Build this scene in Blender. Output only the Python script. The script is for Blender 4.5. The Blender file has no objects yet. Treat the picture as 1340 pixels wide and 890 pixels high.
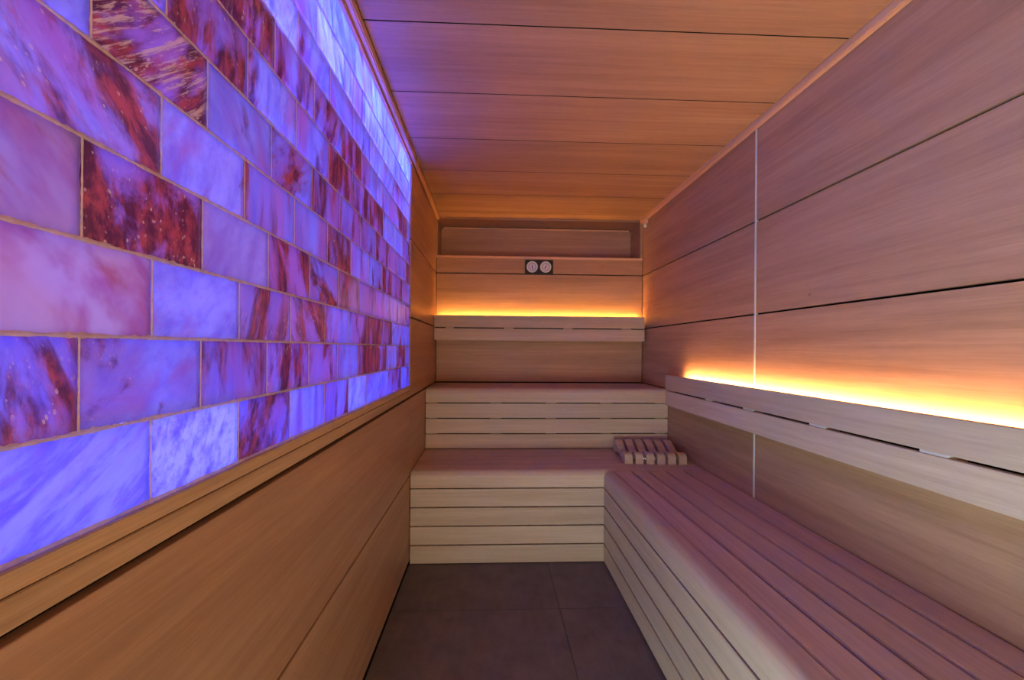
import bpy, bmesh, math, random
from mathutils import Vector, Matrix

S = bpy.context.scene
C = S.collection
R = math.radians

# ------------------------------------------------------------------ camera, world, lights, exposure
F = 600.0                                   # focal length in pixels of the 1340-wide frame
cd = bpy.data.cameras.new('camera')
cam = bpy.data.objects.new('camera', cd); C.objects.link(cam)
cd.sensor_fit = 'HORIZONTAL'; cd.sensor_width = 36.0
cd.lens = 36.0 * F / 1340.0
cd.shift_y = 11.42 / 1340.0
cd.clip_start = 0.02
yaw, roll = R(2.5455), R(-0.4206)
cam.matrix_world = (Matrix.Translation((0, 0, 1.19)) @ Matrix.Rotation(-yaw, 4, 'Z')
                    @ Matrix.Rotation(R(90), 4, 'X') @ Matrix.Rotation(-roll, 4, 'Z'))
S.camera = cam

S.view_settings.view_transform = 'Standard'
S.view_settings.look = 'None'
S.view_settings.gamma = 1.0
S.view_settings.use_curve_mapping = False
S.view_settings.exposure = 0.0
S.cycles.use_denoising = True
S.cycles.max_bounces = 10
S.cycles.diffuse_bounces = 6
S.cycles.transmission_bounces = 6
S.cycles.sample_clamp_indirect = 20.0
S.cycles.use_adaptive_sampling = False

w = bpy.data.worlds.new('world'); S.world = w; w.use_nodes = True
w.node_tree.nodes['Background'].inputs[0].default_value = (0.5, 0.45, 0.42, 1)
w.node_tree.nodes['Background'].inputs[1].default_value = 0.05


def area(name, loc, target, sx, sy, power, col):
    l = bpy.data.lights.new(name, 'AREA'); l.shape = 'RECTANGLE'; l.size = sx; l.size_y = sy
    l.energy = power; l.color = col
    o = bpy.data.objects.new(name, l); C.objects.link(o); o.location = loc
    d = Vector(target) - Vector(loc)
    o.rotation_euler = d.to_track_quat('-Z', 'Y').to_euler()
    return o


# light of the lit anteroom that comes in through the glass front of the cabin, behind the camera
area('anteroom_light', (0.35, -1.42, 0.68), (0.35, 2.0, 0.75), 1.5, 0.9, 26.0, (1.0, 0.66, 0.40))
# added fill for the right bench front, from an assumed opening beside the camera
area('side_fill_light', (-0.66, -0.50, 0.36), (0.633, 0.85, 0.34), 0.85, 0.60, 60.0, (0.70, 0.92, 1.0))

SHEET_COL, SHEET_STR = (0.31, 0.265, 1.0), 2.1       # light behind the salt bricks
TUBE_COL, TUBE_STR = (0.031, 0.064, 1.0), 112.0
LOW_TUBE_STR = 11.0
WARM_COL, WARM_STR, WARM_LONG = (1.0, 0.51, 0.19), 100.0, 190.0
WARM_BACK_COL = (1.0, 0.48, 0.11)         # strips behind the backrests

# ------------------------------------------------------------------ measures (metres; y runs away from the camera)
XL, XR, XF = -0.444, 1.217, 0.633
D1, D2, D3 = 2.54, 3.104, 3.653
ZC, ZB1, ZB2 = 2.237, 0.511, 0.919
G1, G2, G3, G4 = 1.787, 1.358, 0.919, 0.489
YN = -1.2                                   # front wall, behind the camera
GAP = 0.004                                 # half a panel groove
random.seed(7)


# ------------------------------------------------------------------ materials
def nmat(name):
    m = bpy.data.materials.new(name); m.use_nodes = True
    return m, m.node_tree.nodes, m.node_tree.links, m.node_tree.nodes['Principled BSDF']


def simple(name, col, rough=0.5, metal=0.0):
    m, N, L, b = nmat(name)
    b.inputs['Base Color'].default_value = (*col, 1)
    b.inputs['Roughness'].default_value = rough
    b.inputs['Metallic'].default_value = metal
    return m


def emit(name, col, s):
    m, N, L, b = nmat(name)
    N.remove(b)
    e = N.new('ShaderNodeEmission'); e.inputs[0].default_value = (*col, 1); e.inputs[1].default_value = s
    L.new(e.outputs[0], N['Material Output'].inputs[0])
    return m


def math_node(N, L, op, a, b=None, c=None):
    n = N.new('ShaderNodeMath'); n.operation = op
    for i, v in enumerate((a, b, c)):
        if v is None: continue
        if isinstance(v, (int, float)): n.inputs[i].default_value = v
        else: L.new(v, n.inputs[i])
    return n.outputs[0]


def mixc(N, L, fac, a, b, mode='MIX'):
    n = N.new('ShaderNodeMix'); n.data_type = 'RGBA'; n.blend_type = mode
    for i, v in ((0, fac), (6, a), (7, b)):
        if isinstance(v, (int, float)): n.inputs[i].default_value = v
        elif isinstance(v, tuple): n.inputs[i].default_value = (*v, 1)
        else: L.new(v, n.inputs[i])
    return n.outputs[2]


def wood(name, axis, light, dark, rough=0.5, streak=1.0):
    """fine straight-grained wood; axis = direction of the grain in object space"""
    m, N, L, b = nmat(name)
    tc = N.new('ShaderNodeTexCoord')
    at = N.new('ShaderNodeAttribute'); at.attribute_name = 'rnd'
    W = math_node(N, L, 'MULTIPLY', at.outputs['Fac'], 37.0)

    def noise(al, ac, detail, distort=0.0, rgh=0.55):
        mp = N.new('ShaderNodeMapping')
        sc = [ac, ac, ac]; sc[axis] = al
        mp.inputs['Scale'].default_value = sc
        L.new(tc.outputs['Object'], mp.inputs['Vector'])
        n = N.new('ShaderNodeTexNoise'); n.noise_dimensions = '4D'
        n.inputs['Scale'].default_value = 1.0; n.inputs['Detail'].default_value = detail
        n.inputs['Roughness'].default_value = rgh; n.inputs['Distortion'].default_value = distort
        L.new(mp.outputs[0], n.inputs['Vector']); L.new(W, n.inputs['W'])
        return n.outputs['Fac']
    broad = noise(0.7, 9.0, 3.0, 0.4)
    mid = noise(1.4, 55.0, 3.0, 0.2)
    fine = noise(9.0, 330.0, 2.0)
    ray_ = noise(30.0, 90.0, 1.0)
    f = math_node(N, L, 'MULTIPLY', broad, 0.42)
    f = math_node(N, L, 'MULTIPLY_ADD', mid, 0.30 * streak, f)
    f = math_node(N, L, 'MULTIPLY_ADD', fine, 0.22, f)
    f = math_node(N, L, 'MULTIPLY_ADD', ray_, 0.06, f)
    mr = N.new('ShaderNodeMapRange'); L.new(f, mr.inputs[0])
    mr.inputs[1].default_value = 0.40; mr.inputs[2].default_value = 0.62
    col = mixc(N, L, mr.outputs[0], dark, light)
    # every board a little lighter or darker than the next
    tone = math_node(N, L, 'MULTIPLY_ADD', at.outputs['Fac'], 0.16, 0.92)
    hsv = N.new('ShaderNodeHueSaturation'); L.new(col, hsv.inputs['Color']); L.new(tone, hsv.inputs['Value'])
    # sparse little knots and marks
    vo = N.new('ShaderNodeTexVoronoi'); vo.inputs['Scale'].default_value = 1.0
    mp = N.new('ShaderNodeMapping'); sc = [5.0, 5.0, 5.0]; sc[axis] = 2.0
    mp.inputs['Scale'].default_value = sc
    L.new(tc.outputs['Object'], mp.inputs['Vector']); L.new(mp.outputs[0], vo.inputs['Vector'])
    kn = math_node(N, L, 'LESS_THAN', vo.outputs['Distance'], 0.022)
    kn = math_node(N, L, 'MULTIPLY', kn, 0.45)
    col2 = mixc(N, L, kn, hsv.outputs[0], tuple(c * 0.35 for c in dark))
    L.new(col2, b.inputs['Base Color'])
    b.inputs['Roughness'].default_value = rough
    b.inputs['Specular IOR Level'].default_value = 0.35
    bp = N.new('ShaderNodeBump'); bp.inputs['Strength'].default_value = 0.12; bp.inputs['Distance'].default_value = 0.002
    L.new(fine, bp.inputs['Height']); L.new(bp.outputs[0], b.inputs['Normal'])
    return m


PAN_L, PAN_D = (0.53, 0.325, 0.185), (0.37, 0.207, 0.112)
BEN_L, BEN_D = (0.62, 0.50, 0.36), (0.47, 0.345, 0.23)
panel_y = wood('panel_wood_lengthwise', 1, PAN_L, PAN_D, 0.45)
panel_x = wood('panel_wood_crosswise', 0, PAN_L, PAN_D, 0.45)
ceil_x = wood('ceiling_wood', 0, PAN_L, PAN_D, 0.5)
bench_x = wood('bench_wood_crosswise', 0, BEN_L, BEN_D, 0.5, 1.2)
bench_y = wood('bench_wood_lengthwise', 1, BEN_L, BEN_D, 0.5, 1.2)
trim_y = wood('trim_wood_lengthwise', 1, (0.80, 0.50, 0.28), (0.66, 0.37, 0.19), 0.5)
trim_x = wood('trim_wood_crosswise', 0, (0.78, 0.50, 0.30), (0.64, 0.37, 0.20), 0.5)
sill_y = wood('sill_wood', 1, (0.66, 0.45, 0.25), (0.42, 0.26, 0.13), 0.55)
black = simple('black_backing', (0.010, 0.008, 0.008), 0.9)
black.node_tree.nodes['Principled BSDF'].inputs['Specular IOR Level'].default_value = 0.0
alu = simple('aluminium_profile', (0.70, 0.78, 0.66), 0.45, 0.1)
spacer_m = simple('pale_spacer', (0.62, 0.58, 0.52), 0.4)
darkm = simple('black_plastic', (0.012, 0.010, 0.010), 0.35)
chrome = simple('polished_screw', (0.8, 0.8, 0.8), 0.2, 1.0)
needle_m = simple('dark_needle', (0.05, 0.02, 0.02), 0.5)
white_m = simple('white_board', (0.8, 0.8, 0.8), 0.7)
channel_m = simple('led_channel', (0.7, 0.6, 0.45), 0.5)
warm_led = emit('warm_led', WARM_BACK_COL, WARM_STR)
warm_long = emit('warm_led_long', WARM_COL, WARM_LONG)


def tile_mat():
    m, N, L, b = nmat('stone_tile')
    tc = N.new('ShaderNodeTexCoord')
    n1 = N.new('ShaderNodeTexNoise'); n1.inputs['Scale'].default_value = 7; n1.inputs['Detail'].default_value = 8; n1.inputs['Roughness'].default_value = 0.65
    n2 = N.new('ShaderNodeTexNoise'); n2.inputs['Scale'].default_value = 220; n2.inputs['Detail'].default_value = 3
    L.new(tc.outputs['Object'], n1.inputs[0]); L.new(tc.outputs['Object'], n2.inputs[0])
    mp = N.new('ShaderNodeMapping'); mp.inputs['Scale'].default_value = (30, 8, 10); mp.inputs['Rotation'].default_value = (0, 0, 0.5)
    n3 = N.new('ShaderNodeTexNoise'); n3.inputs['Scale'].default_value = 1; n3.inputs['Detail'].default_value = 5
    L.new(tc.outputs['Object'], mp.inputs[0]); L.new(mp.outputs[0], n3.inputs[0])
    f = math_node(N, L, 'MULTIPLY', n1.outputs[0], 0.5)
    f = math_node(N, L, 'MULTIPLY_ADD', n2.outputs[0], 0.28, f)
    f = math_node(N, L, 'MULTIPLY_ADD', n3.outputs[0], 0.22, f)
    mr = N.new('ShaderNodeMapRange'); L.new(f, mr.inputs[0]); mr.inputs[1].default_value = 0.36; mr.inputs[2].default_value = 0.66
    at = N.new('ShaderNodeAttribute'); at.attribute_name = 'rnd'
    col = mixc(N, L, mr.outputs[0], (0.105, 0.082, 0.070), (0.20, 0.158, 0.135))
    tone = math_node(N, L, 'MULTIPLY_ADD', at.outputs['Fac'], 0.14, 0.93)
    hsv = N.new('ShaderNodeHueSaturation'); L.new(col, hsv.inputs['Color']); L.new(tone, hsv.inputs['Value'])
    L.new(hsv.outputs[0], b.inputs['Base Color'])
    b.inputs['Roughness'].default_value = 0.6
    bp = N.new('ShaderNodeBump'); bp.inputs['Strength'].default_value = 0.25; bp.inputs['Distance'].default_value = 0.002
    L.new(f, bp.inputs['Height']); L.new(bp.outputs[0], b.inputs['Normal'])
    return m


tile_m = tile_mat()
tile_grout = simple('tile_grout', (0.11, 0.085, 0.075), 0.8)


def salt_mat():
    """rock salt: lets the light behind it through, tinted by its own veins; UV is metres along the brick's own vein direction"""
    m, N, L, b = nmat('rock_salt')
    out = N['Material Output']
    uv = N.new('ShaderNodeUVMap'); uv.uv_map = 'vein'
    uvb = N.new('ShaderNodeUVMap'); uvb.uv_map = 'brick'

    def attr(n):
        a = N.new('ShaderNodeAttribute'); a.attribute_name = n; return a.outputs['Fac']
    amt, lum, warm, fleck, stretch, rnd = attr('amt'), attr('lum'), attr('warm'), attr('fleck'), attr('stretch'), attr('rnd')
    sep = N.new('ShaderNodeSeparateXYZ'); L.new(uv.outputs[0], sep.inputs[0])

    def vec(kx, ky):
        c = N.new('ShaderNodeCombineXYZ')
        L.new(math_node(N, L, 'MULTIPLY', math_node(N, L, 'MULTIPLY', sep.outputs[0], kx), stretch), c.inputs[0])
        L.new(math_node(N, L, 'MULTIPLY', sep.outputs[1], ky), c.inputs[1])
        return c.outputs[0]

    def noise(kx, ky, detail, rough, dist, woff):
        n = N.new('ShaderNodeTexNoise'); n.noise_dimensions = '4D'
        n.inputs['Scale'].default_value = 1; n.inputs['Detail'].default_value = detail
        n.inputs['Roughness'].default_value = rough; n.inputs['Distortion'].default_value = dist
        L.new(vec(kx, ky), n.inputs['Vector'])
        L.new(math_node(N, L, 'MULTIPLY_ADD', rnd, 61.0, woff), n.inputs['W'])
        return n.outputs['Fac']

    def rng(v, a, b_, smooth=True):
        r = N.new('ShaderNodeMapRange'); r.interpolation_type = 'SMOOTHSTEP' if smooth else 'LINEAR'
        for i, q in ((0, v), (1, a), (2, b_)):
            if isinstance(q, (int, float)): r.inputs[i].default_value = q
            else: L.new(q, r.inputs[i])
        return r.outputs[0]
    vein = noise(14, 14, 7, 0.62, 0.5, 0.0)
    soft = noise(9, 9, 3, 0.5, 0.8, 3.3)
    mott = noise(45, 45, 6, 0.7, 0.3, 7.7)
    big = noise(10, 9, 4, 0.6, 0.5, 17.0)
    cloud = noise(16, 16, 4, 0.6, 0.3, 11.1)
    # threshold for the veins falls as the amount of red rises
    th = math_node(N, L, 'MULTIPLY_ADD', amt, -0.36, 0.68)
    vm = rng(vein, math_node(N, L, 'SUBTRACT', th, 0.06), math_node(N, L, 'ADD', th, 0.09))
    sm = rng(soft, math_node(N, L, 'SUBTRACT', th, 0.16), math_node(N, L, 'ADD', th, 0.10))
    blue = mixc(N, L, rng(cloud, 0.3, 0.7), (0.11, 0.11, 0.60), (0.30, 0.34, 0.88))
    pf = math_node(N, L, 'MULTIPLY_ADD', mott, 0.45, math_node(N, L, 'MULTIPLY', noise(11, 30, 4, 0.6, 0.6, 41.0), 0.55))
    pale = mixc(N, L, rng(pf, 0.37, 0.58), (0.14, 0.15, 0.66), (0.90, 1.0, 1.0))
    base = mixc(N, L, lum, blue, pale)
    pur = mixc(N, L, math_node(N, L, 'MULTIPLY', sm, 0.80), base, (0.56, 0.10, 0.34))
    fine = noise(110, 110, 4, 0.7, 0.0, 27.0)
    pur = mixc(N, L, math_node(N, L, 'MULTIPLY', rng(fine, 0.52, 0.70), 0.45), pur, (0.55, 0.16, 0.55))
    red = mixc(N, L, rng(mott, 0.40, 0.66), (0.12, 0.004, 0.001), (0.52, 0.018, 0.02))
    tr = mixc(N, L, math_node(N, L, 'MULTIPLY', vm, 0.93), pur, red)
    # crystal specks, only inside or beside the veins
    vo = N.new('ShaderNodeTexVoronoi'); vo.inputs['Scale'].default_value = 1; vo.inputs['Randomness'].default_value = 1.0
    L.new(vec(210, 150), vo.inputs['Vector'])
    gate = rng(noise(60, 60, 3, 0.6, 0, 21.0), 0.5, 0.62)
    near = rng(vein, math_node(N, L, 'SUBTRACT', th, 0.10), math_node(N, L, 'ADD', th, 0.02))
    fl = math_node(N, L, 'LESS_THAN', vo.outputs['Distance'], 0.27)
    fl = math_node(N, L, 'MULTIPLY', math_node(N, L, 'MULTIPLY', fl, gate), near)
    streaks = rng(noise(26, 105, 6, 0.75, 0.4, 31.0), 0.51, 0.58)
    fl = math_node(N, L, 'MAXIMUM', math_node(N, L, 'MULTIPLY', fl, rng(fleck, 0.0, 0.6)), math_node(N, L, 'MULTIPLY', streaks, rng(fleck, 0.7, 1.0)))
    # the skin of the stone, seen by the light of the room
    skin = mixc(N, L, vm, (0.42, 0.30, 0.30), mixc(N, L, rng(mott, 0.42, 0.6), (0.14, 0.05, 0.015), (0.62, 0.20, 0.05)))
    skin = mixc(N, L, warm, skin, mixc(N, L, rng(big, 0.38, 0.56), (0.58, 0.20, 0.09), (0.92, 0.64, 0.58)))
    skin = mixc(N, L, fl, skin, (0.95, 0.78, 0.50))
    tr2 = mixc(N, L, math_node(N, L, 'MULTIPLY', fl, 0.6), tr, (0.75, 0.45, 0.18))
    tr2 = mixc(N, L, math_node(N, L, 'MULTIPLY', warm, 0.8), tr2, mixc(N, L, rng(big, 0.38, 0.56), (0.58, 0.10, 0.10), (0.64, 0.42, 0.40)))
    tone = math_node(N, L, 'MULTIPLY_ADD', math_node(N, L, 'FRACT', math_node(N, L, 'MULTIPLY', rnd, 17.3)), 0.34, 0.74)
    hs = N.new('ShaderNodeHueSaturation'); L.new(tr2, hs.inputs['Color']); L.new(tone, hs.inputs['Value']); tr2 = hs.outputs[0]
    dif = N.new('ShaderNodeBsdfDiffuse'); L.new(skin, dif.inputs[0])
    trl = N.new('ShaderNodeBsdfTranslucent'); L.new(tr2, trl.inputs[0])
    mx = N.new('ShaderNodeMixShader'); mx.inputs[0].default_value = 0.62
    L.new(dif.outputs[0], mx.inputs[1]); L.new(trl.outputs[0], mx.inputs[2])
    gl = N.new('ShaderNodeBsdfGlossy'); gl.inputs['Roughness'].default_value = 0.32
    fr = N.new('ShaderNodeFresnel'); fr.inputs['IOR'].default_value = 1.4
    mg = N.new('ShaderNodeMixShader'); L.new(math_node(N, L, 'MULTIPLY', fr.outputs[0], 0.5), mg.inputs[0])
    L.new(mx.outputs[0], mg.inputs[1]); L.new(gl.outputs[0], mg.inputs[2])
    bp = N.new('ShaderNodeBump'); bp.inputs['Strength'].default_value = 0.35; bp.inputs['Distance'].default_value = 0.003
    L.new(math_node(N, L, 'MULTIPLY_ADD', vein, 0.6, math_node(N, L, 'MULTIPLY', mott, 0.4)), bp.inputs['Height'])
    L.new(bp.outputs[0], dif.inputs['Normal']); L.new(bp.outputs[0], gl.inputs['Normal'])
    L.new(mg.outputs[0], out.inputs[0])
    N.remove(b)
    return m


def grout_mat():
    m, N, L, b = nmat('salt_grout')
    out = N['Material Output']
    tc = N.new('ShaderNodeTexCoord')
    n = N.new('ShaderNodeTexNoise'); n.inputs['Scale'].default_value = 90; n.inputs['Detail'].default_value = 4
    L.new(tc.outputs['Object'], n.inputs[0])
    c = mixc(N, L, n.outputs[0], (0.72, 0.50, 0.44), (0.98, 0.90, 0.84))
    c2 = mixc(N, L, n.outputs[0], (0.60, 0.30, 0.20), (0.95, 0.80, 0.42))
    d = N.new('ShaderNodeBsdfDiffuse'); L.new(c, d.inputs[0])
    t = N.new('ShaderNodeBsdfTranslucent'); L.new(c2, t.inputs[0])
    mx = N.new('ShaderNodeMixShader'); mx.inputs[0].default_value = 0.5
    L.new(d.outputs[0], mx.inputs[1]); L.new(t.outputs[0], mx.inputs[2]); L.new(mx.outputs[0], out.inputs[0])
    N.remove(b)
    return m


salt_m, grout_m = salt_mat(), grout_mat()
sheet_m = emit('backlight_sheet', SHEET_COL, SHEET_STR)
tube_m = emit('backlight_tube', TUBE_COL, TUBE_STR)
low_tube_m = emit('backlight_low_tube', TUBE_COL, LOW_TUBE_STR)


# ------------------------------------------------------------------ builders
class MB:
    def __init__(s):
        s.bm = bmesh.new(); s.lay = s.bm.faces.layers.float.new('rnd')

    def poly(s, verts, faces, bev=0.0, rnd=None):
        vs = [s.bm.verts.new(v) for v in verts]
        fs = [s.bm.faces.new([vs[i] for i in f]) for f in faces]
        r = random.random() if rnd is None else rnd
        for f in fs: f[s.lay] = r
        if bev > 0:
            es = list({e for f in fs for e in f.edges})
            res = bmesh.ops.bevel(s.bm, geom=es, offset=bev, segments=2, affect='EDGES', clamp_overlap=True)
            for f in res['faces']: f[s.lay] = r
        return s

    def box(s, x0, x1, y0, y1, z0, z1, bev=0.0015, rnd=None):
        v = [(x0, y0, z0), (x1, y0, z0), (x1, y1, z0), (x0, y1, z0), (x0, y0, z1), (x1, y0, z1), (x1, y1, z1), (x0, y1, z1)]
        f = [(0, 3, 2, 1), (4, 5, 6, 7), (0, 1, 5, 4), (1, 2, 6, 5), (2, 3, 7, 6), (3, 0, 4, 7)]
        return s.poly(v, f, bev, rnd)

    def prism(s, prof_a, prof_b, bev=0.0, rnd=None):
        """solid between two matching outlines"""
        n = len(prof_a)
        v = list(prof_a) + list(prof_b)
        f = [tuple(range(n))[::-1], tuple(range(n, 2 * n))] + [(i, (i + 1) % n, n + (i + 1) % n, n + i) for i in range(n)]
        return s.poly(v, f, bev, rnd)

    def cyl(s, c, axis, r, h, seg=24, r2=None, rnd=None):
        r2 = r if r2 is None else r2
        ax = Vector(axis).normalized(); u = ax.orthogonal().normalized(); v = ax.cross(u)
        c = Vector(c)
        A = [c + u * r * math.cos(2 * math.pi * i / seg) + v * r * math.sin(2 * math.pi * i / seg) for i in range(seg)]
        B = [c + ax * h + u * r2 * math.cos(2 * math.pi * i / seg) + v * r2 * math.sin(2 * math.pi * i / seg) for i in range(seg)]
        return s.prism(A, B, 0, rnd)

    def build(s, name, mat, parent=None, smooth=False, kind=None, label=None):
        bmesh.ops.recalc_face_normals(s.bm, faces=s.bm.faces)
        me = bpy.data.meshes.new(name)
        if parent is not None:
            bmesh.ops.translate(s.bm, verts=s.bm.verts, vec=-world_loc(parent))
        s.bm.to_mesh(me); s.bm.free()
        for m in (mat if isinstance(mat, list) else [mat]): me.materials.append(m)
        if smooth:
            me.shade_smooth() if hasattr(me, 'shade_smooth') else None
        o = bpy.data.objects.new(name, me); C.objects.link(o)
        if parent is not None: o.parent = parent
        if kind: o['kind'] = kind
        if label: o['label'] = label
        return o


def world_loc(o):
    v = Vector(o.location)
    while o.parent: o = o.parent; v += Vector(o.location)
    return v


def thing(name, label, cat, loc=(0, 0, 0), group=None, rz=0.0):
    o = bpy.data.objects.new(name, None); C.objects.link(o)
    o.empty_display_size = 0.05
    o.location = loc; o.rotation_euler = (0, 0, rz)
    o['label'] = label; o['category'] = cat
    if group: o['group'] = group
    return o


def smooth_angle(o, deg=35):
    me = o.data
    for p in me.polygons: p.use_smooth = True
    try: me.set_sharp_from_angle(angle=R(deg))
    except Exception: pass


# ------------------------------------------------------------------ the shell
T = 0.018                                   # panel thickness

# floor: big stone tiles
fl = MB(); fl.box(XL - 0.05, XR + 0.02, YN, D3 + 0.02, -0.06, -0.0035, 0)
fo = fl.build('floor', tile_grout, kind='structure')
tl = MB()
xs = [-0.49, 0.320, 0.92, 1.232]
ys = [-1.2, -0.31, 0.29, 0.89, 1.49, 2.09, 2.69]
for i in range(3):
    for j in range(6):
        tl.box(xs[i] + 0.0012, xs[i + 1] - 0.0012, ys[j] + 0.0012, ys[j + 1] - 0.0012, -0.0035, 0, 0.0006)
tl.build('floor_tiles', tile_m, fo)

# right wall: long veneered panels in rows with black grooves, an upright metal profile between the two panel lengths
wr = MB()
rows_z = [0.02, G4, G3, G2, G1, ZC]
for k in range(5):
    z0, z1 = rows_z[k], rows_z[k + 1]
    for y0, y1 in ((YN, 0.35), (0.3502, 2.064), (2.078, D3 + 0.02)):
        wr.box(XR, XR + T, y0, y1, z0 + GAP, z1 - GAP, 0.0008)
wro = wr.build('wall_right', panel_y, kind='structure')
b = MB(); b.box(XR + T, XR + T + 0.03, YN, D3 + 0.3, 0, ZC + 0.05, 0); b.build('wall_right_backing', black, wro)
b = MB(); b.box(XR - 0.0015, XR + 0.012, 2.0655, 2.0765, 0.45, 2.213, 0.0005)
b.build('trim_1', alu, kind='structure')

# back wall with the dark alcove above it
wb = MB()
for z0, z1 in ((0.9235, 1.3535), (1.3625, G1), ):
    wb.box(XL + 0.006, XR - 0.006, D3, D3 + T, z0 + GAP, z1 - GAP, 0.0008)
wb.box(XL + 0.006, XR - 0.006, D3, D3 + T, G1 + GAP, 1.909, 0.0008)
wb.box(XL + 0.006, XR - 0.006, D3, D3 + T, 0.02, G3 - 0.02, 0.0008)
wbo = wb.build('wall_back', panel_x, kind='structure')
b = MB(); b.box(XL - 0.03, XR + 0.03, D3 + T, D3 + 0.05, 0, 1.909, 0); b.build('wall_back_backing', black, wbo)
b = MB(); b.box(XL + 0.003, XR - 0.004, D3 - 0.004, D3 + 0.262, 1.909, 1.927, 0.002)
b.build('alcove_shelf', trim_x, wbo)
b = MB()
b.box(XL + 0.008, XR - 0.02, D3 + 0.262, D3 + 0.28, 1.90, 2.205, 0)
b.build('alcove_back', panel_x, wbo)
b = MB(); b.box(XL + 0.03, XR - 0.04, D3 + 0.250, D3 + 0.262, 2.204, 2.217, 0.0015); b.build('alcove_batten', trim_x, wbo)
b = MB()
b.box(XL - 0.012, XL + 0.012, D3 + 0.003, D3 + 0.28, 1.927, 2.23, 0)
b.box(1.193, 1.215, D3 + 0.003, D3 + 0.28, 1.927, 2.23, 0)
b.build('alcove_side', panel_y, wbo)
b = MB(); b.box(XL - 0.02, XR + 0.02, D3 + 0.03, D3 + 0.3, 2.226, 2.24, 0); b.build('alcove_soffit', panel_x, wbo)

# ceiling: wide boards running across, dark seams
ce = MB()
seams = [YN, -0.155, 0.255, 0.665, 1.075, 1.485, 1.89, 2.302, 2.713, 3.123, 3.535, D3 + 0.03]
for i in range(len(seams) - 1):
    ce.box(XL + 0.027, XR - 0.0275, seams[i] + 0.003, seams[i + 1] - 0.003, ZC, ZC + 0.015, 0.001)
ceo = ce.build('ceiling', ceil_x, kind='structure')
b = MB(); b.box(XL - 0.03, XR + 0.03, YN, D3 + 0.03, ZC + 0.015, ZC + 0.05, 0)
for y in seams[1:-1]: b.box(XL + 0.028, XR - 0.028, y - 0.0029, y + 0.0029, ZC + 0.001, ZC + 0.0148, 0)
b.build('ceiling_backing', black, ceo)

# ceiling trims
b = MB(); b.box(XR - 0.024, XR - 0.0005, YN, D3 + 0.02, 2.210, ZC + 0.010, 0.004); b.build('trim_2', trim_y, kind='structure')
b = MB(); b.box(XL + 0.004, XL + 0.024, YN, D3 + 0.02, 2.207, ZC + 0.010, 0.004); b.build('trim_3', trim_y, kind='structure')

# left wall: panels below and beyond the salt panel
SY = 0.02
PE = 2.532                                  # far edge of the salt panel
wl = MB()
for y0, y1 in ((SY, PE), (PE + 0.001, D3 + 0.02)):
    wl.box(XL - T, XL, y0, y1, 0.024, G4 - GAP, 0.0008)
    wl.box(XL - T, XL, y0, y1, G4 + GAP, G3 - 0.006, 0.0008)
for z0, z1 in ((G3 + 0.002, G2), (G2, G1), (G1, ZC)):
    wl.box(XL - T, XL, PE, D3 + 0.02, z0 + GAP, z1 - (GAP if z1 < ZC else 0), 0.0008)
wlo = wl.build('wall_left', panel_y, kind='structure')
b = MB(); b.box(XL - T - 0.03, XL - T, SY, D3 + 0.3, 0, 0.93, 0); b.box(XL - T - 0.03, XL - T, PE + 0.01, D3 + 0.3, 0.93, ZC + 0.05, 0)
b.box(XL - 0.004, XL - 0.0005, SY, D1, 0.0, 0.023, 0)
b.build('wall_left_backing', black, wlo)
b = MB(); b.box(XL - 0.016, XL + 0.001, SY, PE - 0.0005, G3 + 0.006, 0.957, 0.001); b.build('trim_4', sill_y, kind='structure')
b = MB(); b.box(XL - 0.02, XL + 0.0005, SY, PE - 0.0005, 0.9585, 0.981, 0.001); b.build('trim_5', sill_y, kind='structure')
b = MB(); b.box(XL - 0.02, XL + 0.0025, SY, PE - 0.0005, 2.196, ZC, 0.001); b.build('trim_6', trim_y, kind='structure')

# front wall behind the camera with the glazed opening
b = MB()
b.box(XL - 0.03, -0.40, YN - 0.06, YN, 0, ZC + 0.03, 0)
b.box(1.12, XR + 0.03, YN - 0.06, YN, 0, ZC + 0.03, 0)
b.box(-0.40, 1.12, YN - 0.06, YN, 1.75, ZC + 0.03, 0)
b.build('wall_front', panel_x, kind='structure')

# ------------------------------------------------------------------ the back-lit salt brick panel
sp = thing('salt_brick_panel', 'tall panel of back-lit blue and violet rock salt bricks let into the left wall', 'salt panel', (XL, 0.6, 0.982))
ZR = [0.984, 1.094, 1.201, 1.307, 1.4205, 1.5315, 1.643, 1.756, 1.8655, 1.967, 2.079, 2.194]
OFF = [0.629, 0.522, 0.629, 0.524, 0.644, 0.534, 0.652, 0.546, 0.659, 0.563, 0.678]
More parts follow.
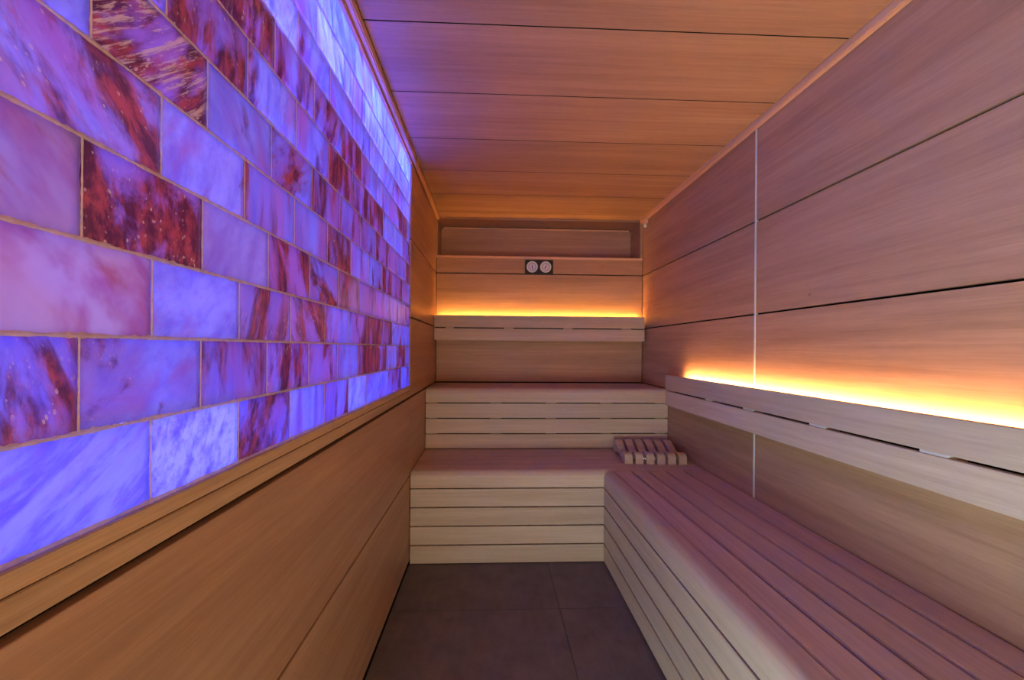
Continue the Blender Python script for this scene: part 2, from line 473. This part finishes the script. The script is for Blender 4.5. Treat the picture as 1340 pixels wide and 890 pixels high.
# (row, n): red amount, clear-white, warm skin, flecks, vein angle in degrees, stretch of the veins
SPEC = {
 (0, -1): (.20, .62, 0, .1, 32, .35), (0, 0): (.02, .92, 0, .0, 60, .9), (0, 1): (.50, .12, .05, .1, 65, .5), (0, 2): (.30, .55, 0, .1, 85, .22),
 (0, 3): (.50, .30, 0, 0, 80, .25), (0, 4): (.05, .85, 0, 0, 70, .5), (0, 5): (.18, .40, 0, 0, 50, .6), (0, 6): (.12, .35, 0, 0, 60, .5), (0, 7): (.45, .2, 0, 0, 80, .4),
 (1, -1): (.44, .15, .03, .5, 105, .40), (1, 0): (.20, .22, 0, .4, 40, .9), (1, 1): (.40, .05, .03, .0, 90, .25), (1, 2): (.50, .10, 0, .35, 78, .25),
 (1, 3): (.40, .15, 0, .1, 75, .3), (1, 4): (.25, .2, 0, 0, 80, .4), (1, 5): (.85, .0, .05, 0, 85, .25), (1, 6): (.72, 0, .05, 0, 85, .3), (1, 7): (.25, .3, 0, 0, 85, .3),
 (2, -1): (.34, .10, .85, .1, -42, .40), (2, 0): (.10, .25, .05, .1, 30, .8), (2, 1): (.55, .10, .1, .7, 72, .25), (2, 2): (.52, .05, .12, .4, -60, .35),
 (2, 3): (.40, .1, 0, .1, 85, .3), (2, 4): (.45, .1, 0, 0, 85, .25), (2, 5): (.85, 0, .08, 0, 88, .2), (2, 6): (.55, .05, .1, 0, 88, .25), (2, 7): (.35, .2, 0, 0, 80, .4),
 (3, -1): (.38, .12, .55, .1, -50, .45), (3, 0): (.76, .05, .02, .5, 95, .55), (3, 1): (.10, .20, .35, .1, 60, .5), (3, 2): (.50, .05, .02, 0, -72, .3),
 (3, 3): (.48, .05, .02, .05, -35, .6), (3, 4): (.70, .0, .45, .1, 85, .4), (3, 5): (.40, .1, .1, 0, 88, .2), (3, 6): (.45, .1, .2, 0, 88, .25), (3, 7): (.30, .5, .35, 0, 90, .2), (3, 8): (.4, .5, .5, 0, 90, .2),
 (4, -1): (.52, .22, .06, .55, -50, .45), (4, 0): (.20, .25, .12, .2, 70, .6), (4, 1): (.30, .12, .05, .05, 90, .2), (4, 2): (.42, .12, .05, .05, 90, .2),
 (4, 3): (.60, .05, .05, .5, 88, .3), (4, 4): (.22, .15, 0, 0, 88, .3), (4, 5): (.30, .15, 0, 0, 88, .3), (4, 6): (.50, .05, 0, 0, 85, .3), (4, 7): (.50, .05, 0, 0, 85, .3),
 (5, -1): (.05, .30, .05, 0, 50, .8), (5, 0): (.62, .10, .0, 1.0, 40, .30), (5, 1): (.22, .20, .02, .05, -55, .5), (5, 2): (.48, .1, .02, .1, 40, .4),
 (5, 3): (.50, -.25, 0, 0, 90, .2), (5, 4): (.55, .05, 0, .2, 88, .2), (5, 5): (.35, .15, 0, 0, 88, .3), (5, 6): (.45, .15, 0, 0, 88, .3), (5, 7): (.4, .25, 0, 0, 88, .3),
 (6, -1): (.10, .25, .02, 0, 60, .6), (6, 0): (.58, .1, .02, .65, 88, .4), (6, 1): (.30, .35, 0, .05, 85, .4), (6, 2): (.38, .1, .02, .0, 88, .25),
 (6, 3): (.70, 0, .03, .2, 88, .25), (6, 4): (.5, .1, 0, 0, 88, .25), (6, 5): (.70, .0, .05, .1, 88, .3), (6, 6): (.25, .3, 0, 0, 88, .3), (6, 7): (.2, .3, 0, 0, 88, .3),
 (7, 0): (.70, .05, .05, .75, 85, .4), (7, 1): (.66, .1, .02, .8, 85, .35), (7, 2): (.50, .25, .02, .1, 88, .3), (7, 3): (.42, .25, .02, 0, 60, .4),
 (7, 4): (.78, .0, .02, .15, 88, .25), (7, 5): (.35, .3, 0, 0, 88, .3), (7, 6): (.3, .4, 0, 0, 88, .3),
 (8, 1): (.05, .75, 0, .0, 75, .5), (8, 2): (.22, .5, 0, 0, 75, .4), (8, 3): (.35, .4, 0, 0, -50, .4), (8, 4): (.45, .45, 0, 0, 85, .3), (8, 5): (.1, .8, 0, 0, 85, .3),
 (9, 2): (.35, .35, .05, .1, -60, .4), (9, 3): (.08, 1.0, 0, 0, -60, .4), (9, 4): (.25, .85, 0, 0, 88, .2), (9, 5): (.1, 1.0, 0, 0, 85, .3), (9, 6): (.2, .8, 0, 0, 85, .3),
 (10, 2): (.15, .7, 0, 0, -60, .3), (10, 3): (.12, .55, 0, 0, -60, .4), (10, 4): (.25, .6, 0, 0, -60, .3), (10, 5): (.2, .8, 0, 0, -60, .3),
}
rb = random.Random(11)
bm = bmesh.new()
fl_names = ['amt', 'lum', 'warm', 'fleck', 'stretch', 'rnd']
lays = {n: bm.faces.layers.float.new(n) for n in fl_names}
uvv = bm.loops.layers.uv.new('vein'); uvbr = bm.loops.layers.uv.new('brick')
gr = MB()
rg = random.Random(5)


def gsheet(y0, y1, z0, z1):
    """uneven bead of salt mortar; one skin, lit from both sides"""
    hor_ = (y1 - y0) > (z1 - z0)
    n = max(2, int(max(y1 - y0, z1 - z0) / 0.005))
    rows = []
    for i in range(n + 1):
        t_ = i / n
        w_ = 0.0007 * rg.uniform(-1, 1) + 0.0006 * math.sin(i * 0.31 + y0 * 50)
        if rg.random() < 0.03: w_ += 0.002
        if hor_:
            yy = y0 + (y1 - y0) * t_; rows.append(((yy, z0 - w_ * .6), (yy, (z0 + z1) / 2), (yy, z1 + w_)))
        else:
            zz = z0 + (z1 - z0) * t_; rows.append(((y0 - w_ * .5, zz), ((y0 + y1) / 2, zz), (y1 + w_ * .5, zz)))
    vs = [(XB + (0.0004 if k == 1 else -0.0006), a, c) for row in rows for k, (a, c) in enumerate(row)]
    gr.poly(vs, [(3 * i + k, 3 * i + k + 1, 3 * i + k + 4, 3 * i + k + 3) for i in range(n) for k in range(2)])


J = 0.0012                                  # half a joint
XB = XL - 0.006                             # face of the bricks
for r in range(11):
    z0, z1 = ZR[r], ZR[r + 1]
    gsheet(SY, PE - 0.001, z0 - 0.0025, z0 + 0.0025)
    n0 = -9
    joints = [(n, OFF[r] + 0.21 * n) for n in range(-9, 12)]
    for n, y in joints:
        if y < SY - 0.15 or y > PE - 0.03: continue
        ye = y + 0.21
        if ye > PE - 0.035: ye = PE
        if y < SY: y = SY
        jj = rb.uniform(-0.004, 0.004) if n > 1 else 0
        gsheet(y - 0.0016, y + 0.0016, z0 + 0.0021, z1 - 0.0021)
        sp_ = SPEC.get((r, n))
        if sp_ is None:
            top = 1.0 if r >= 8 else 0.0
            sp_ = (rb.choice([.15, .3, .4, .5, .7]) * (1 - .6 * top), rb.uniform(.0, .3) + .5 * top, rb.choice([0, 0, .1]), rb.choice([0, .1, .4]), rb.choice([85, 90, 60, -50]), rb.uniform(.25, .5))
        amt, lum, warm, fleck, ang, st = sp_
        rn = rb.random()
        a0, a1, b0, b1 = y + J, ye - J, z0 + J * 1.1, z1 - J * 1.1
        # slightly wavy rounded outline on a fine grid, open at the back so that the light gets in
        nx, nz = 14, 8
        grid = []
        ph = rb.uniform(0, 9)
        for i in range(nx + 1):
            row = []
            for j in range(nz + 1):
                u, v = i / nx, j / nz
                yy = a0 + (a1 - a0) * u; zz = b0 + (b1 - b0) * v
                eu = min(u, 1 - u) * (a1 - a0); ev = min(v, 1 - v) * (b1 - b0)
                if eu < 1e-6: yy += 0.0007 * math.sin(zz * 190 + ph) * (1 if u < .5 else -1)
                if ev < 1e-6: zz += 0.0008 * math.sin(yy * 150 + ph * 2) * (1 if v < .5 else -1)
                d = 0.0016 if min(eu, ev) < 1e-6 else 0.0
                wav = 0.0006 * math.sin(yy * 60 + ph) * math.cos(zz * 70 + ph)
                row.append(bm.verts.new((XB - d + wav - XL, yy - 0.6, zz - 0.982)))
            grid.append(row)
        fs = []
        for i in range(nx):
            for j in range(nz):
                fs.append(bm.faces.new((grid[i][j], grid[i + 1][j], grid[i + 1][j + 1], grid[i][j + 1])))
        rim = [grid[i][0] for i in range(nx + 1)] + [grid[nx][j] for j in range(1, nz + 1)] + [grid[i][nz] for i in range(nx - 1, -1, -1)] + [grid[0][j] for j in range(nz - 1, 0, -1)]
        back = [bm.verts.new((q.co.x - 0.012, q.co.y, q.co.z)) for q in rim]
        for i in range(len(rim)):
            k = (i + 1) % len(rim)
            fs.append(bm.faces.new((rim[k], rim[i], back[i], back[k])))
        ca, sa = math.cos(R(ang)), math.sin(R(ang))
        cy, cz = (y + ye) / 2 - 0.6, (z0 + z1) / 2 - 0.982
        for f in fs:
            f.smooth = True
            for nme, val in zip(fl_names, (amt, lum, warm, fleck, st, rn)): f[lays[nme]] = val
            for l in f.loops:
                yy, zz = l.vert.co.y - cy, l.vert.co.z - cz
                l[uvv].uv = (yy * ca + zz * sa + rn * 7, -yy * sa + zz * ca + rn * 3)
                l[uvbr].uv = (yy, zz)
gsheet(SY, PE - 0.001, ZR[11] - 0.003, ZR[11] + 0.001)
me = bpy.data.meshes.new('salt_bricks'); bm.to_mesh(me); bm.free(); me.materials.append(salt_m)
sb = bpy.data.objects.new('salt_bricks', me); C.objects.link(sb); sb.parent = sp
gr.build('grout', grout_m, sp)
b = MB(); b.box(XL - 0.112, XL - 0.108, SY, PE, 0.985, 2.195, 0); b.build('light_sheet', sheet_m, sp)
b = MB(); b.box(XL - 0.100, XL - 0.075, SY, PE, 2.130, 2.150, 0); b.build('light_tube', tube_m, sp)
b = MB(); b.box(XL - 0.095, XL - 0.075, SY, PE, 1.005, 1.023, 0); b.build('light_tube', low_tube_m, sp)
b = MB()
b.box(XL - 0.14, XL - 0.12, SY - 0.04, PE + 0.02, 0.96, 2.22, 0)
b.box(XL - 0.12, XL - 0.022, SY - 0.04, PE + 0.02, 0.96, 0.981, 0); b.box(XL - 0.12, XL - 0.022, SY - 0.04, PE + 0.02, 2.198, 2.22, 0)
b.box(XL - 0.12, XL - 0.022, SY - 0.04, SY - 0.02, 0.981, 2.198, 0); b.box(XL - 0.12, XL - 0.022, PE + 0.002, PE + 0.02, 0.981, 2.198, 0)
b.build('light_box', white_m, sp)
b = MB(); b.box(XL - 0.1, XL, SY - 0.055, SY - 0.001, 0.0, ZC, 0.001); b.box(XL - 0.1, XL, YN, SY - 0.055, 1.98, ZC, 0.001); b.box(XL - 0.1, XL, YN, YN + 0.1, 0, 1.98, 0.001)  # frame of an unseen opening, added to let the side fill in
b.build('side_opening_1', panel_y, kind='structure')


# ------------------------------------------------------------------ benches
def nose(y0, z0, z1, rad, depth, t, n=8):
    """side outline of the rounded front edge board: (offset behind the front face, height)"""
    p = [(0, z0)]
    for i in range(n + 1):
        a = math.pi / 2 * i / n
        p.append((rad - rad * math.cos(a), z1 - rad + rad * math.sin(a)))
    p += [(depth, z1), (depth, z1 - t), (t, z1 - t - 0.01), (t, z0)]
    return [(y0 + a, b_) for a, b_ in p]


def back_bench(name, label, x0, x1, yf, yb, ztop, zsl, batt, group=None):
    t = thing(name, label, 'bench', (0.4, yf, zsl[0] if zsl[0] > 0.02 else 0.0), group)
    g = 0.0035
    pr = nose(yf, zsl[-1] + g, ztop, 0.040, 0.045, 0.024)
    m = MB(); m.prism([(x0, a, b_) for a, b_ in pr], [(x1, a, b_) for a, b_ in pr])
    smooth_angle(m.build('edge_board', bench_x, t))
    m = MB()
    for i in range(len(zsl) - 1):
        m.box(x0, x1, yf, yf + 0.022, zsl[i] + (g if i else 0), zsl[i + 1] - g, 0.0015)
    m.build('front_panel', bench_x, t)
    m = MB()
    y = yf + 0.050
    wd = (yb - y - 0.006) / 5.0
    for i in range(5):
        m.box(x0, x1, y, y + wd - 0.005, ztop - 0.024, ztop, 0.002); y += wd
    m.build('seat', bench_x, t)
    for a, c in batt:
        m = MB(); m.box(a, c, yf + 0.0225, yf + 0.05, zsl[0] + 0.004, ztop - 0.036, 0.001)
        m.build('batten', bench_y, t)
    m = MB(); m.box(x0 + 0.01, x1 - 0.01, yf + 0.055, yf + 0.07, zsl[0] + 0.002, ztop - 0.03, 0)  # black sheet in place of the shade behind the boards
    m.build('shade_fill', black, t)
    return t


back_bench('sauna_bench', 'lower wooden bench across the back of the room, standing on the tiled floor', XL + 0.004, XR - 0.003, D1, D2 + 0.02, ZB1,
           [0.004, 0.104, 0.208, 0.312, 0.416], [(-0.435, -0.298), (-0.011, 0.061), (0.367, 0.436), (0.569, 0.64), (0.9, 0.97)], 'wooden sauna benches')
back_bench('sauna_bench', 'upper wooden bench against the back wall, above the lower back bench', XL + 0.004, XR - 0.003, D2, D3 - 0.001, ZB2,
           [0.516, 0.614, 0.7175, 0.8215], [(-0.435, -0.3675), (-0.008, 0.069), (0.376, 0.444), (0.754, 0.828), (1.1356, 1.205)], 'wooden sauna benches')

rbn = thing('sauna_bench', 'long wooden bench running along the right wall towards the viewer, rounded front edge', 'bench', (0.9, 1.2, 0), 'wooden sauna benches')
YE, Y0 = D1 - 0.003, YN + 0.05
g = 0.0050
sk = lambda x, y: x + (2.54 - y) * x_sk
x_sk = 0.022
pa, pb = nose(0, 0.416 + g, ZB1, 0.040, 0.047, 0.024), nose(0, 0.416 + g, ZB1, 0.040, 0.047 + x_sk * (YE - Y0), 0.024)
m = MB(); m.prism([(XF + a, YE, c) for a, c in pa], [(XF + a, Y0, c) for a, c in pb])
smooth_angle(m.build('edge_board', bench_y, rbn))
m = MB()
zs = [0.012, 0.108, 0.211, 0.315, 0.416]
for i in range(4):
    m.box(XF, XF + 0.022, Y0, YE, zs[i] + (g if i else 0), zs[i + 1] - g, 0.0015)
m.build('front_panel', bench_y, rbn)
m = MB()
sl = [0.682, 0.785, 0.879, 0.978, 1.083]
for i in range(5):
    xa, xb = sl[i], (sl[i + 1] if i < 4 else None)
    A = [(sk(xa, YE) + g, YE), (sk(xb, YE) - g if xb else XR - 0.004, YE), (sk(xb, Y0) - g if xb else XR - 0.004, Y0), (sk(xa, Y0) + g, Y0)]
    m.prism([(p[0], p[1], ZB1 - 0.024) for p in A], [(p[0], p[1], ZB1) for p in A], 0.003)
m.build('seat', bench_y, rbn)
for y in ():
    m = MB(); m.box(XF + 0.0225, XF + 0.045, y - 0.035, y + 0.035, 0.01, 0.47, 0.001)
    m.build('batten', bench_y, rbn)
m = MB(); m.box(XF + 0.024, XF + 0.034, Y0, YE - 0.03, 0.004, 0.40, 0); m.box(XF + 0.05, XR - 0.01, Y0, YE - 0.03, 0.46, 0.475, 0)
for q in sl:  # black strips in the open slits stand in for their shade
    A = [(sk(q, YE - .002) - 0.003, YE - .002), (sk(q, YE - .002) + 0.003, YE - .002), (sk(q, Y0) + 0.003, Y0), (sk(q, Y0) - 0.003, Y0)]
    m.prism([(p[0], p[1], ZB1 - 0.024) for p in A], [(p[0], p[1], ZB1 - 0.009) for p in A])
m.build('shade_fill', black, rbn)

# ------------------------------------------------------------------ backrests with their light strips
bk = thing('backrest', 'two-board wooden backrest across the back wall with amber glow above it', 'backrest', (0.4, 3.56, 1.25), 'wooden backrests')
YBk = D3 - 0.10
for z0, z1 in ((1.2535, 1.3455), (1.3535, 1.4465)):
    m = MB(); m.box(XL + 0.002, 1.200, YBk, YBk + 0.02, z0, z1, 0.0015); m.build('board', bench_x, bk)
for a, c in ((-0.356, -0.297), (0.0975, 0.1687), (0.5653, 0.6343), (1.0264, 1.0993)):
    m = MB(); m.box(a, c, YBk + 0.021, D3 - 0.0005, 1.262, 1.4075, 0.001); m.build('batten', bench_y, bk)
m = MB(); m.box(XL + 0.006, XR - 0.006, YBk + 0.06, YBk + 0.064, 1.262, 1.40, 0); m.build('dark_infill', black, bk)
ls = thing('light_strip', 'amber light strip hidden behind the backrest on the back wall', 'light strip', (0.4, 3.62, 1.41), 'hidden amber light strips')
m = MB(); m.box(XL + 0.015, XR - 0.03, D3 - 0.042, D3 - 0.036, 1.408, 1.4425, 0.001); m.box(XL + 0.015, XR - 0.03, D3 - 0.0355, D3 - 0.002, 1.408, 1.415, 0.001); m.build('channel', channel_m, ls)
m = MB(); m.box(XL + 0.02, XR - 0.035, D3 - 0.0355, D3 - 0.0275, 1.422, 1.431, 0); m.build('diode_band', warm_led, ls)

XBr = 1.105
YB1 = 2.868
rk = thing('backrest', 'long two-board wooden backrest along the right wall with bright amber glow above it', 'backrest', (1.12, 1.5, 0.83), 'wooden backrests')
for z0, z1 in ((0.840, 0.9305), (0.939, 1.030)):
    m = MB(); m.box(XBr, XBr + 0.02, YN + 0.1, YB1, z0, z1, 0.0015); m.build('board', bench_y, rk)
for y0, y1 in ((2.268, 2.33), (1.90, 1.975), (1.478, 1.553), (1.065, 1.14), (0.64, 0.71), (0.2, 0.27), (-0.25, -0.18)):
    m = MB(); m.box(XBr + 0.021, XR - 0.0005, y0, y1, 0.85, 0.975, 0.001); m.build('batten', bench_y, rk)
for y0, y1 in ((2.268, 2.33), (1.90, 1.975), (1.478, 1.553), (1.065, 1.14), (0.64, 0.71)):
    m = MB(); m.box(XBr + 0.004, XBr + 0.0205, y0, y1, 0.9306, 0.9389, 0.0008); m.build('spacer', spacer_m, rk)
m = MB(); m.box(XBr + 0.055, XBr + 0.058, YN + 0.12, YB1 - 0.02, 0.86, 0.965, 0); m.build('dark_infill', black, rk)
ls2 = thing('light_strip', 'long amber light strip glowing behind the backrest on the right wall', 'light strip', (1.18, 1.5, 0.97), 'hidden amber light strips')
m = MB(); m.box(XR - 0.040, XR - 0.034, YN + 0.12, YB1 - 0.05, 0.9765, 1.019, 0.001); m.box(XR - 0.0335, XR - 0.002, YN + 0.12, YB1 - 0.05, 0.9765, 0.984, 0.001); m.build('channel', channel_m, ls2)
m = MB(); m.box(XR - 0.0335, XR - 0.0315, YN + 0.13, YB1 - 0.06, 1.004, 1.016, 0); m.build('diode_band', warm_long, ls2)

# ------------------------------------------------------------------ headrest on the corner of the lower bench
hr = thing('wooden_headrest', 'small wavy slatted wooden headrest lying on the bench in the back corner', 'headrest', (0.972, 2.66, ZB1 + 0.0005))
hr_parts = []
keys = [(0.0, .050), (.020, .061), (.055, .064), (.085, .058), (.12, .044), (.16, .036), (.20, .042), (.25, .062), (.30, .080), (.335, .084), (.365, .076), (.385, .055)]


def top_at(y):
    for (a, za), (b_, zb) in zip(keys, keys[1:]):
        if a <= y <= b_:
            t_ = (y - a) / (b_ - a); t_ = t_ * t_ * (3 - 2 * t_)
            return za + (zb - za) * t_
    return keys[-1][1]


def bot_at(y):
    return max(0.0, 0.030 * math.sin(math.pi * min(max((y - 0.05) / 0.28, 0), 1)) - 0.004)


prof = [(i / 40 * 0.385, top_at(i / 40 * 0.385)) for i in range(41)]
prof = [(0.0, 0.002)] + [(0.0, 0.035), (0.004, 0.048)] + prof[2:] + [(0.388, 0.035), (0.386, 0.0)] + [(0.385 - i / 24 * 0.385, bot_at(0.385 - i / 24 * 0.385)) for i in range(1, 24)]
for k in range(6):
    x = -0.181 + k * 0.0632
    m = MB(); m.prism([(x, a, c) for a, c in prof], [(x + 0.046, a, c) for a, c in prof], 0.0012)
    bmv = m.build('slat', bench_y, None); bmv.parent = hr; smooth_angle(bmv, 40)
for y, z in ((0.030, 0.030), (0.33, 0.035)):
    m = MB(); m.cyl((-0.178, y, z), (1, 0, 0), 0.009, 0.355, 16); o = m.build('dowel', chrome if y < 0.1 else bench_x, None, True); o.parent = hr
    if y < 0.1: o['label'] = 'bright metal rod'
hr.rotation_euler = (0, 0, R(-4.5))

# ------------------------------------------------------------------ thermometer and hygrometer on the back wall
ga = thing('sauna_thermometer', 'black plate with two round silver dials high on the back wall', 'thermometer', (0.373, D3 - 0.002, 1.783))
m = MB(); m.box(0.261, 0.4855, D3 - 0.016, D3 - 0.0015, 1.783, 1.9, 0.004); m.build('plate', darkm, ga)


def dial_mat():
    mt, N, L, bb = nmat('dial_face')
    tc = N.new('ShaderNodeTexCoord')
    gr_ = N.new('ShaderNodeTexGradient'); gr_.gradient_type = 'RADIAL'
    mp = N.new('ShaderNodeMapping'); mp.inputs['Rotation'].default_value = (R(90), 0, 0)
    L.new(tc.outputs['Object'], mp.inputs[0]); L.new(mp.outputs[0], gr_.inputs[0])
    fr_ = math_node(N, L, 'FRACT', math_node(N, L, 'MULTIPLY', gr_.outputs['Fac'], 28.0))
    tick = math_node(N, L, 'LESS_THAN', fr_, 0.35)
    ln = N.new('ShaderNodeVectorMath'); ln.operation = 'LENGTH'; L.new(tc.outputs['Object'], ln.inputs[0])
    rr = ln.outputs['Value']
    band = math_node(N, L, 'MULTIPLY', math_node(N, L, 'GREATER_THAN', rr, 0.024), math_node(N, L, 'LESS_THAN', rr, 0.034))
    tk = math_node(N, L, 'MULTIPLY', tick, band)
    L.new(mixc(N, L, tk, (0.74, 0.72, 0.76), (0.05, 0.04, 0.05)), bb.inputs['Base Color'])
    bb.inputs['Roughness'].default_value = 0.35; bb.inputs['Metallic'].default_value = 0.2
    return mt


dm = dial_mat()
for cx, ang in ((0.3175, 95), (0.4255, 62)):
    f_ = MB(); f_.cyl((0, 0, 0), (0, -1, 0), 0.041, 0.003, 40)
    o = f_.build('dial', dm, None); o.location = (cx - 0.373, -0.0145, 0.0595); o.parent = ga
    # raised metal ring
    m = MB(); seg = 40
    A, B = [], []
    vs = []
    for i in range(seg):
        a = 2 * math.pi * i / seg
        for rr_, yy in ((0.0445, 0), (0.0445, -0.006), (0.039, -0.006), (0.039, 0)):
            vs.append((rr_ * math.cos(a), yy, rr_ * math.sin(a)))
    fs = [(4 * i + q, 4 * ((i + 1) % seg) + q, 4 * ((i + 1) % seg) + (q + 1) % 4, 4 * i + (q + 1) % 4) for i in range(seg) for q in range(4)]
    m.poly(vs, fs); o2 = m.build('ring', alu, None, True); o2.parent = o
    dx, dz = math.cos(R(ang)), math.sin(R(ang))
    px, pz = -dz, dx
    m = MB(); q = [(-dx * .016 + px * .0035, -dz * .016 + pz * .0035), (-dx * .016 - px * .0035, -dz * .016 - pz * .0035), (dx * .031, dz * .031)]
    m.prism([(a, -0.0052, c) for a, c in q], [(a, -0.0042, c) for a, c in q]); m.cyl((0, -0.0032, 0), (0, -1, 0), 0.0045, 0.0035, 16)
    o3 = m.build('needle', needle_m, None); o3.parent = o

# ------------------------------------------------------------------ small bracket under the trim in the far right corner
hk = thing('corner_sensor', 'tiny pale bracket under the ceiling trim in the far right corner', 'sensor', (XR, 3.56, 2.19))
m = MB(); m.box(XR - 0.034, XR - 0.001, 3.535, 3.575, 2.180, 2.2095, 0.002); m.build('mount', trim_y, hk)
m = MB(); m.cyl((XR - 0.018, 3.555, 2.180), (0, 0, -1), 0.012, 0.026, 16); m.build('probe', alu, hk, True)
